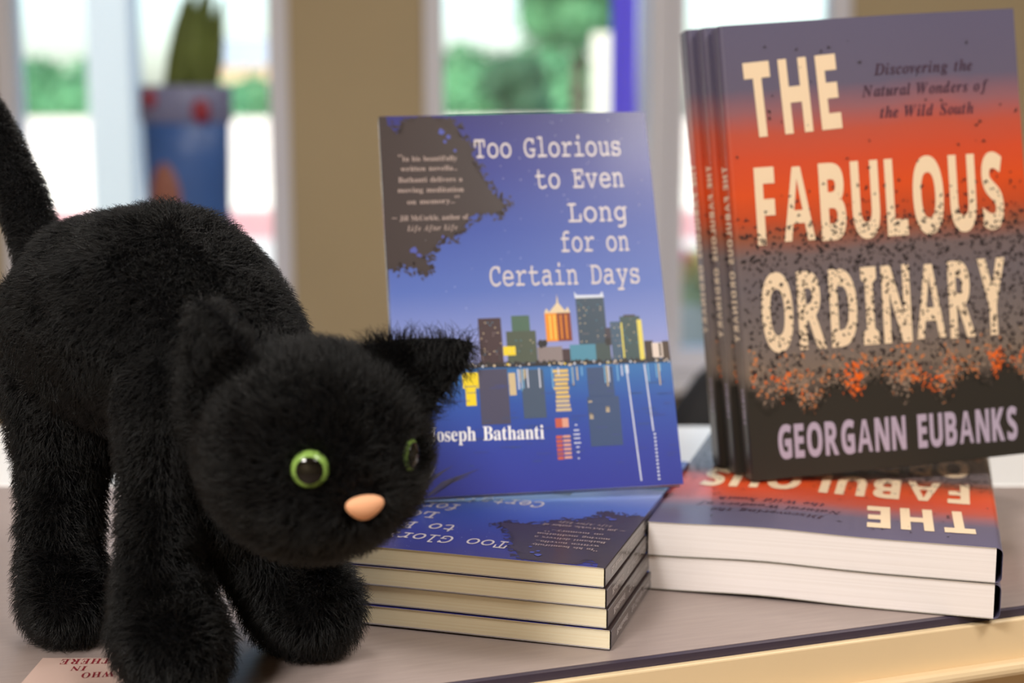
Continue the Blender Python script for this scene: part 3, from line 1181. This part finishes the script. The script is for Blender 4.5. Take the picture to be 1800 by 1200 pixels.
# =================================================================== room shell
WY = 3.30
wall_m = mat('beige_wall_paint', lin(184, 168, 138), 0.85, 0.2, noise=(2.0, 0.04, (1, 1, 1)))
frame_m = mat('white_window_frame', lin(228, 230, 244), 0.45)
ceil_m = mat('off_white_ceiling', lin(228, 222, 210), 0.9)
floor_m = mat('grey_brown_floor', lin(140, 122, 112), 0.4, noise=(3.0, 0.15, (1, 8, 1)))
Z0, Z1 = -0.92, 1.60
WIN = [(-1.14, -0.49), (-0.195, 0.35), (0.35, 0.745)]
SILL, HEAD = -0.36, 1.30
struct(boxobj('floor', (-3, -2.2, Z0 - 0.1), (3, WY + 0.15, Z0), floor_m))
struct(boxobj('ceiling', (-3, -2.2, Z1), (3, WY + 0.15, Z1 + 0.1), ceil_m))
struct(boxobj('wall_left', (-3.1, -2.2, Z0), (-3, WY + 0.15, Z1), wall_m))
struct(boxobj('wall_right', (3, -2.2, Z0), (3.1, WY + 0.15, Z1), wall_m))
struct(boxobj('wall_front', (-3.1, -2.3, Z0), (3.1, -2.2, Z1), wall_m))
bm = bmesh.new()
xs = [-3.0, -1.14, -0.49, -0.195, 0.745, 3.0]
for a, b in [(-3.0, -1.14), (-0.49, -0.195), (0.745, 3.0)]:
    box(bm, (a, WY, Z0), (b, WY + 0.15, Z1))
for a, b in [(-1.14, -0.49), (-0.195, 0.745)]:
    box(bm, (a, WY, Z0), (b, WY + 0.15, SILL))
    box(bm, (a, WY, HEAD), (b, WY + 0.15, Z1))
struct(obj('wall_back', bm, wall_m))
# thin clear glass
gm = bpy.data.materials.new('clear_glass')
gm.use_nodes = True
g = gm.node_tree
g.nodes.clear()
go = g.nodes.new('ShaderNodeOutputMaterial')
gt = g.nodes.new('ShaderNodeBsdfTransparent')
gt.inputs[0].default_value = (0.95, 0.98, 0.97, 1)
gg = g.nodes.new('ShaderNodeBsdfGlossy')
gg.inputs['Roughness'].default_value = 0.02
gf = g.nodes.new('ShaderNodeFresnel')
gf.inputs[0].default_value = 1.45
gx = g.nodes.new('ShaderNodeMixShader')
g.links.new(gf.outputs[0], gx.inputs[0])
g.links.new(gt.outputs[0], gx.inputs[1])
g.links.new(gg.outputs[0], gx.inputs[2])
g.links.new(gx.outputs[0], go.inputs[0])
for i, (a, b) in enumerate(WIN):
    w = empty('window_%d' % (i + 1), ((a + b) / 2, WY + 0.05, SILL))
    struct(w)
    hw = (b - a) / 2 - 0.001
    fwL = 0.04 if i != 2 else 0.03
    fwR = 0.045
    hh = HEAD - SILL
    bm = bmesh.new()
    box(bm, (-hw, -0.045, 0.001), (-hw + fwL, 0.04, hh - 0.001), 0, 0.003)
    box(bm, (hw - fwR, -0.045, 0.001), (hw, 0.04, hh - 0.001), 0, 0.003)
    box(bm, (-hw + fwL, -0.045, 0.001), (hw - fwR, 0.04, 0.05), 0, 0.003)
    box(bm, (-hw + fwL, -0.045, hh - 0.05), (hw - fwR, 0.04, hh - 0.001), 0, 0.003)
    obj('window_frame', bm, frame_m, w)
    boxobj('pane', (-hw + fwL, -0.002, 0.05), (hw - fwR, 0.002, hh - 0.05), gm, w)
for i, (a, b) in enumerate([(-1.18, -0.45), (-0.235, 0.785)]):
    struct(boxobj('trim_%d' % (i + 1), (a, WY - 0.10, SILL - 0.03), (b, WY, SILL), frame_m, None, 0.004))
struct(boxobj('baseboard_back', (-3, WY - 0.015, Z0), (3, WY, Z0 + 0.1), frame_m))

# ceiling lights
dif = bpy.data.materials.new('lit_diffuser')
dif.use_nodes = True
db = dif.node_tree.nodes['Principled BSDF']
db.inputs['Base Color'].default_value = (0.9, 0.9, 0.88, 1)
db.inputs['Emission Color'].default_value = (1, 0.92, 0.8, 1)
db.inputs['Emission Strength'].default_value = 4.0
names = ["ceiling light panel above and behind, to the left", "ceiling light panel above and behind, to the right", "ceiling light panel over the room toward the left window", "ceiling light panel over the room toward the right window"]
for (lx, ly, le), nm in zip(LAMPS, names):
    c = empty('ceiling_light', (lx, ly, Z1))
    tag(c, nm, 'ceiling light', 'square ceiling lights')
    bm = bmesh.new()
    for a, b in [((-.31, -.31), (.31, -.28)), ((-.31, .28), (.31, .31)), ((-.31, -.28), (-.28, .28)), ((.28, -.28), (.31, .28))]:
        box(bm, (a[0], a[1], -0.06), (b[0], b[1], -0.0005))
    obj('light_frame', bm, frame_m, c)
    boxobj('diffuser', (-.28, -.28, -.05), (.28, .28, -.04), dif, c)

# =================================================================== things in the room
# planter on the sill
blue_pot = mat('glazed_blue_pot', lin(64, 104, 176), 0.35, noise=(5, 0.25, (1, 1, 1)))
red_glaze = mat('red_glaze', lin(150, 40, 62), 0.4)
terra = mat('brown_glaze', lin(150, 96, 84), 0.5)
leaf_m = mat('olive_leaf', lin(96, 112, 52), 0.6, noise=(12, 0.3, (1, 1, 1)))
pl = empty('potted_plant', (-0.706, 3.242, SILL))
tag(pl, "olive green upright plant in a tall blue pot on the left window sill", 'plant')
bm = bmesh.new()
lathe(bm, [(0, 0), (0.060, 0), (0.075, 0.05), (0.088, 0.25), (0.093, 0.48), (0.095, 0.62), (0.090, 0.62), (0.084, 0.57), (0, 0.57)], 40)
for v in bm.verts:
    v.co.y *= 0.52
obj('pot', bm, blue_pot, pl, True)
bm = bmesh.new()
lathe(bm, [(0.096, 0.56), (0.101, 0.565), (0.101, 0.635), (0.096, 0.64), (0.091, 0.635), (0.091, 0.56), (0.096, 0.56)], 40)
for v in bm.verts:
    v.co.y *= 0.52
obj('rim', bm, mat('lilac_glaze', lin(128, 134, 176), 0.4), pl, True)
for x, z, r in [(-0.066, 0.612, 0.022), (0.042, 0.585, 0.027)]:
    bm = bmesh.new()
    yy = -0.52 * math.sqrt(max(0, 0.101 ** 2 - x * x))
    ellips(bm, (x, yy - 0.001, z), r * .8, 0.006, r, sub=2)
    obj('medallion', bm, red_glaze, pl, True)
bm = bmesh.new()
ellips(bm, (-0.036, -0.040, 0.40), 0.038, 0.012, 0.080, sub=3)
obj('brown_motif', bm, terra, pl, True)
rnd = random.Random(4)
bm = bmesh.new()
for k in range(26):
    a = rnd.uniform(0, 2 * PI)
    r0 = rnd.uniform(0, 0.055)
    x0, y0 = r0 * math.cos(a), r0 * math.sin(a) * .5
    h_ = rnd.uniform(0.14, 0.28)
    lx, ly = rnd.uniform(-0.01, 0.06), rnd.uniform(-0.015, 0.015)
    tube(bm, [(x0 + lx * t, y0 + ly * t, 0.57 + h_ * t) for t in (0, .25, .5, .75, 1)], [0.014, 0.020, 0.021, 0.016, 0.004], 8)
obj('leaves', bm, leaf_m, pl, True)

# black chair behind the counter
blk = mat('black_upholstery', lin(26, 26, 30), 0.7, 0.3, bump=(120, 0.2))
dkm = mat('black_metal', lin(24, 24, 26), 0.4, 0.5)
ch = empty('office_chair', (0.425, 1.72, Z0), 0.2)
tag(ch, "black padded chair standing behind the tables, glimpsed between the two book displays", 'chair')
bm = bmesh.new()
N = 16
ring_f, ring_b = [], []
hw = 0.29
outl = []
for k in range(32):
    a = 2 * PI * k / 32
    cx_, sz_ = math.cos(a), math.sin(a)
    outl.append((hw * math.copysign(abs(cx_) ** 0.75, cx_), 0.66 + 0.25 * math.copysign(abs(sz_) ** 0.8, sz_)))
for yy, s in [(-0.055, 0.86), (-0.035, 0.97), (0.0, 1.0), (0.03, 0.97), (0.05, 0.86)]:
    ring_f.append([bm.verts.new((x * s, yy + 0.10 * (x / hw) ** 2 * -0.5, 0.66 + (z - 0.66) * s)) for x, z in outl])
for A, B in zip(ring_f[:-1], ring_f[1:]):
    for k in range(32):
        bm.faces.new((A[k], A[(k + 1) % 32], B[(k + 1) % 32], B[k]))
bm.faces.new(ring_f[0])
bm.faces.new(ring_f[-1][::-1])
bmesh.ops.recalc_face_normals(bm, faces=bm.faces[:])
obj('backrest', bm, blk, ch, True)
bm = bmesh.new()
box(bm, (-0.25, 0.02, 0.40), (0.25, 0.50, 0.48), 0, 0.03)
obj('seat', bm, blk, ch)
bm = bmesh.new()
tube(bm, [(0, 0.02, 0.55), (0, 0.06, 0.45), (0, 0.15, 0.39), (0, 0.26, 0.385)], 0.018)
obj('back_support', bm, dkm, ch)
bm = bmesh.new()
tube(bm, [(0, 0.26, 0.10), (0, 0.26, 0.395)], 0.025)
obj('column', bm, dkm, ch)
for k in range(5):
    a = 2 * PI * k / 5
    bm = bmesh.new()
    e = (0.27 * math.cos(a), 0.26 + 0.27 * math.sin(a))
    tube(bm, [(0, 0.26, 0.11), (e[0] * .6, 0.26 + (e[1] - .26) * .6, 0.095), (e[0], e[1], 0.075)], [0.022, 0.018, 0.014])
    lg = obj('leg', bm, dkm, ch)
    bm = bmesh.new()
    ellips(bm, (e[0], e[1], 0.032), 0.02, 0.03, 0.032, sub=2)
    obj('caster', bm, dkm, lg, True)

# =================================================================== outside
GZ = -1.0
pave = mat('pale_pavement', lin(214, 208, 198), 0.9, 0.1, noise=(1.2, 0.05, (1, 1, 1)))
lot = mat('bright_concrete', lin(232, 228, 220), 0.9, 0.1, noise=(0.7, 0.04, (1, 1, 1)))
grass_m = mat('lawn', lin(86, 128, 74), 0.95, 0.1, noise=(4, 0.25, (1, 1, 1)))
brick_m = mat('pink_brick_path', lin(206, 150, 146), 0.9, 0.1, noise=(6, 0.15, (1, 1, 1)))
green1 = mat('hedge_leaf', lin(92, 150, 104), 0.6, 0.3, noise=(2.0, 0.35, (1, 1, 1)))
green2 = mat('tree_leaf', lin(84, 136, 92), 0.6, 0.3, noise=(1.2, 0.45, (1, 1, 1)))
green3 = mat('dark_tree_leaf', lin(56, 92, 66), 0.6, 0.3, noise=(1.2, 0.45, (1, 1, 1)))
bark = mat('bark', lin(86, 72, 60), 0.9)
struct(boxobj('ground', (-60, WY + 0.16, GZ - 0.4), (60, 120, GZ - 0.02), grass_m))
struct(boxobj('pavement', (-40, WY + 0.16, GZ - 0.019), (40, 14.5, GZ), pave))
struct(boxobj('brick_path', (-40, 14.51, GZ - 0.019), (40, 19.0, GZ + 0.005), brick_m))
struct(boxobj('parking_lot', (-50, 19.01, GZ - 0.019), (50, 62, GZ), lot))


def foliage(bm, fn, n, size, rnd):
    for _ in range(n):
        p, nrm = fn(rnd)
        d = Vector((rnd.gauss(0, 1), rnd.gauss(0, 1), rnd.gauss(0, 1))).normalized()
        nrm = (nrm + d * 0.7).normalized()
        a = nrm.orthogonal().normalized()
        b = nrm.cross(a)
        an = rnd.uniform(0, 2 * PI)
        u = a * math.cos(an) + b * math.sin(an)
        v = nrm.cross(u)
        s = size * rnd.uniform(.6, 1.3)
        bm.faces.new([bm.verts.new(p + u * s), bm.verts.new(p + v * s * .5), bm.verts.new(p - u * s), bm.verts.new(p - v * s * .5)])


def tree(x, y, hgt, cr, m, label, seed, group=None):
    rnd = random.Random(seed)
    t = empty('tree', (x, y, GZ))
    tag(t, label, 'tree', group)
    bm = bmesh.new()
    tube(bm, [(0, 0, -0.05), (0.05, 0, hgt * .3), (0.0, 0.05, hgt * .7)], [hgt * .035, hgt * .028, hgt * .012], 10)
    obj('trunk', bm, bark, t)
    lobes = [(Vector((rnd.uniform(-.5, .5) * cr, rnd.uniform(-.4, .4) * cr, hgt - cr + rnd.uniform(-.45, .4) * cr)), cr * rnd.uniform(.45, .75)) for _ in range(9)]

    def fn(r):
        c, rr = r.choice(lobes)
        d = Vector((r.gauss(0, 1), r.gauss(0, 1), r.gauss(0, 1))).normalized()
        return c + d * rr * r.uniform(.75, 1.05), d
    bm = bmesh.new()
    foliage(bm, fn, 3200, cr * 0.075, rnd)
    for c, rr in lobes:
        ellips(bm, c, rr * .8, rr * .8, rr * .8, sub=2)
    obj('crown', bm, m, t)


def hedge(x0, x1, y, hgt, dep, m, label, seed, group):
    rnd = random.Random(seed)
    o = None
    bm = bmesh.new()
    n = max(2, int((x1 - x0) / (hgt * .45)))
    lobes = []
    for k in range(n):
        xx = x0 + (x1 - x0) * (k + .5) / n
        rr = hgt * rnd.uniform(.42, .55)
        lobes.append((Vector((xx - (x0 + x1) / 2, rnd.uniform(-.2, .2) * dep, hgt * rnd.uniform(.42, .55))), rr))

    def fn(r):
        c, rr = r.choice(lobes)
        d = Vector((r.gauss(0, 1), r.gauss(0, 1), r.gauss(0, 1))).normalized()
        p = c + d * rr * r.uniform(.8, 1.04)
        p.z = max(p.z, 0.02)
        return p, d
    foliage(bm, fn, 2600, hgt * 0.06, rnd)
    for c, rr in lobes:
        ellips(bm, c, rr * .85, rr * .85, min(rr * .85, c.z), sub=2)
    o = obj('hedge', bm, m)
    o.location = ((x0 + x1) / 2, y, GZ)
    tag(o, label, 'hedge', group)
    return o


hedge(-11.5, -7.9, 30, 2.5, 1.5, green1, "clipped green hedge across the lot, seen at the left edge of the left window", 1, 'hedges beyond the lot')
hedge(-6.0, -4.2, 31, 2.1, 1.5, green1, "green hedge across the lot, right of the blue pot in the left window", 2, 'hedges beyond the lot')
hedge(-1.7, 1.4, 29, 2.75, 1.6, green1, "green hedge across the lot, directly above the blue standing novel", 3, 'hedges beyond the lot')
tree(1.05, 24.6, 4.3, 1.05, green2, "green leafy tree across the lot at the right of the middle window", 21)
tree(0.0, 22.3, 2.15, 0.55, green3, "small dark green tree before the hedge in the middle window", 22)

# white porch post, cream post and banner near the shop front
post_m = mat('pale_blue_grey_post', lin(176, 184, 190), 0.7)
o = boxobj('garden_wall', (-26, 20.0, GZ), (26, 20.25, 0.17), mat('white_render', lin(226, 222, 214), 0.9, 0.1))
tag(o, "long low white garden wall across the lot, below the hedges", 'wall')
o = boxobj('porch_post', (-1.70, 6.0, GZ), (-1.52, 6.18, 2.3), post_m, None, 0.01)
tag(o, "pale grey porch post outside the left window, left of the blue pot", 'post')
o = boxobj('porch_post', (0.33, 6.2, GZ), (0.44, 6.31, 0.55), mat('cream_post', lin(238, 234, 214), 0.7), None, 0.008)
tag(o, "short cream post outside the middle window, left of the purple banner", 'post')
bn = empty('banner', (0.262, 3.75, GZ))
tag(bn, "narrow purple banner on a white pole outside the middle window", 'banner')
bm = bmesh.new()
tube(bm, [(0.072, 0, 0), (0.072, 0, 2.4)], 0.020, 12)
obj('pole', bm, mat('white_pole', lin(236, 232, 250), 0.5), bn, True)
bm = bmesh.new()
xs = [-0.016, -0.006, 0.004, 0.014, 0.028, 0.05]
for k, (a, b) in enumerate(zip(xs[:-1], xs[1:])):
    ya, yb = 0.006 * math.sin(k * 1.7), 0.006 * math.sin((k + 1) * 1.7)
    z0, z1 = 1.20, 2.35
    q = [bm.verts.new(p) for p in ((a, ya, z0), (b, yb, z0), (b, yb, z1), (a, ya, z1))]
    bm.faces.new(q)
sol = bmesh.ops.solidify(bm, geom=bm.faces[:], thickness=0.002)
obj('cloth', bm, mat('purple_cloth', lin(160, 140, 245), 0.7), bn)

# flower planter outside the right window
tub = empty('flower_planter', (0.62, 4.75, GZ))
tag(tub, "tall pale planter of pink and yellow flowers outside, between the two book displays", 'planter')
bm = bmesh.new()
lathe(bm, [(0, 0), (0.17, 0), (0.22, 0.60), (0.23, 0.63), (0.20, 0.63), (0.19, 0.58), (0, 0.58)], 24)
obj('tub', bm, mat('pale_stone_tub', lin(206, 214, 216), 0.8), tub, True)
bm = bmesh.new()
rnd = random.Random(8)
foliage(bm, lambda r: (Vector((r.gauss(0, .09), r.gauss(0, .09), 0.62 + abs(r.gauss(0, .06)))), Vector((r.gauss(0, 1), r.gauss(0, 1), 1)).normalized()), 260, 0.03, rnd)
obj('foliage', bm, mat('pale_leaf', lin(176, 190, 150), 0.6), tub)
for nm, c, x in (('pink_blooms', (236, 110, 140), -0.12), ('yellow_blooms', (238, 222, 150), -0.02)):
    bm = bmesh.new()
    for _ in range(14):
        ellips(bm, (x + rnd.gauss(0, .03), rnd.gauss(-.06, .04), 0.755 + (0.02 if x < -.1 else -.03) + rnd.gauss(0, .03)), .028, .028, .022, sub=1)
    obj(nm, bm, mat(nm, lin(*c), 0.7), tub, True)

# far pale house seen right of the pot
hs = empty('house', (-7.7, 44, GZ))
tag(hs, "small peach house with a grey roof far beyond the lot, right of the potted plant", 'house')
boxobj('walls', (-1.6, 0, 0), (1.6, 4, 2.6), mat('peach_siding', lin(246, 206, 168), 0.8), hs)
bm = bmesh.new()
v = [bm.verts.new(p) for p in ((-1.8, -.2, 2.6), (1.8, -.2, 2.6), (1.8, 4.2, 2.6), (-1.8, 4.2, 2.6), (-1.8, 2, 3.5), (1.8, 2, 3.5))]
for f in ((0, 1, 5, 4), (2, 3, 4, 5), (0, 4, 3), (1, 2, 5), (0, 3, 2, 1)):
    bm.faces.new([v[i] for i in f])
bmesh.ops.recalc_face_normals(bm, faces=bm.faces[:])
obj('roof', bm, mat('grey_roof', lin(170, 178, 186), 0.8), hs)
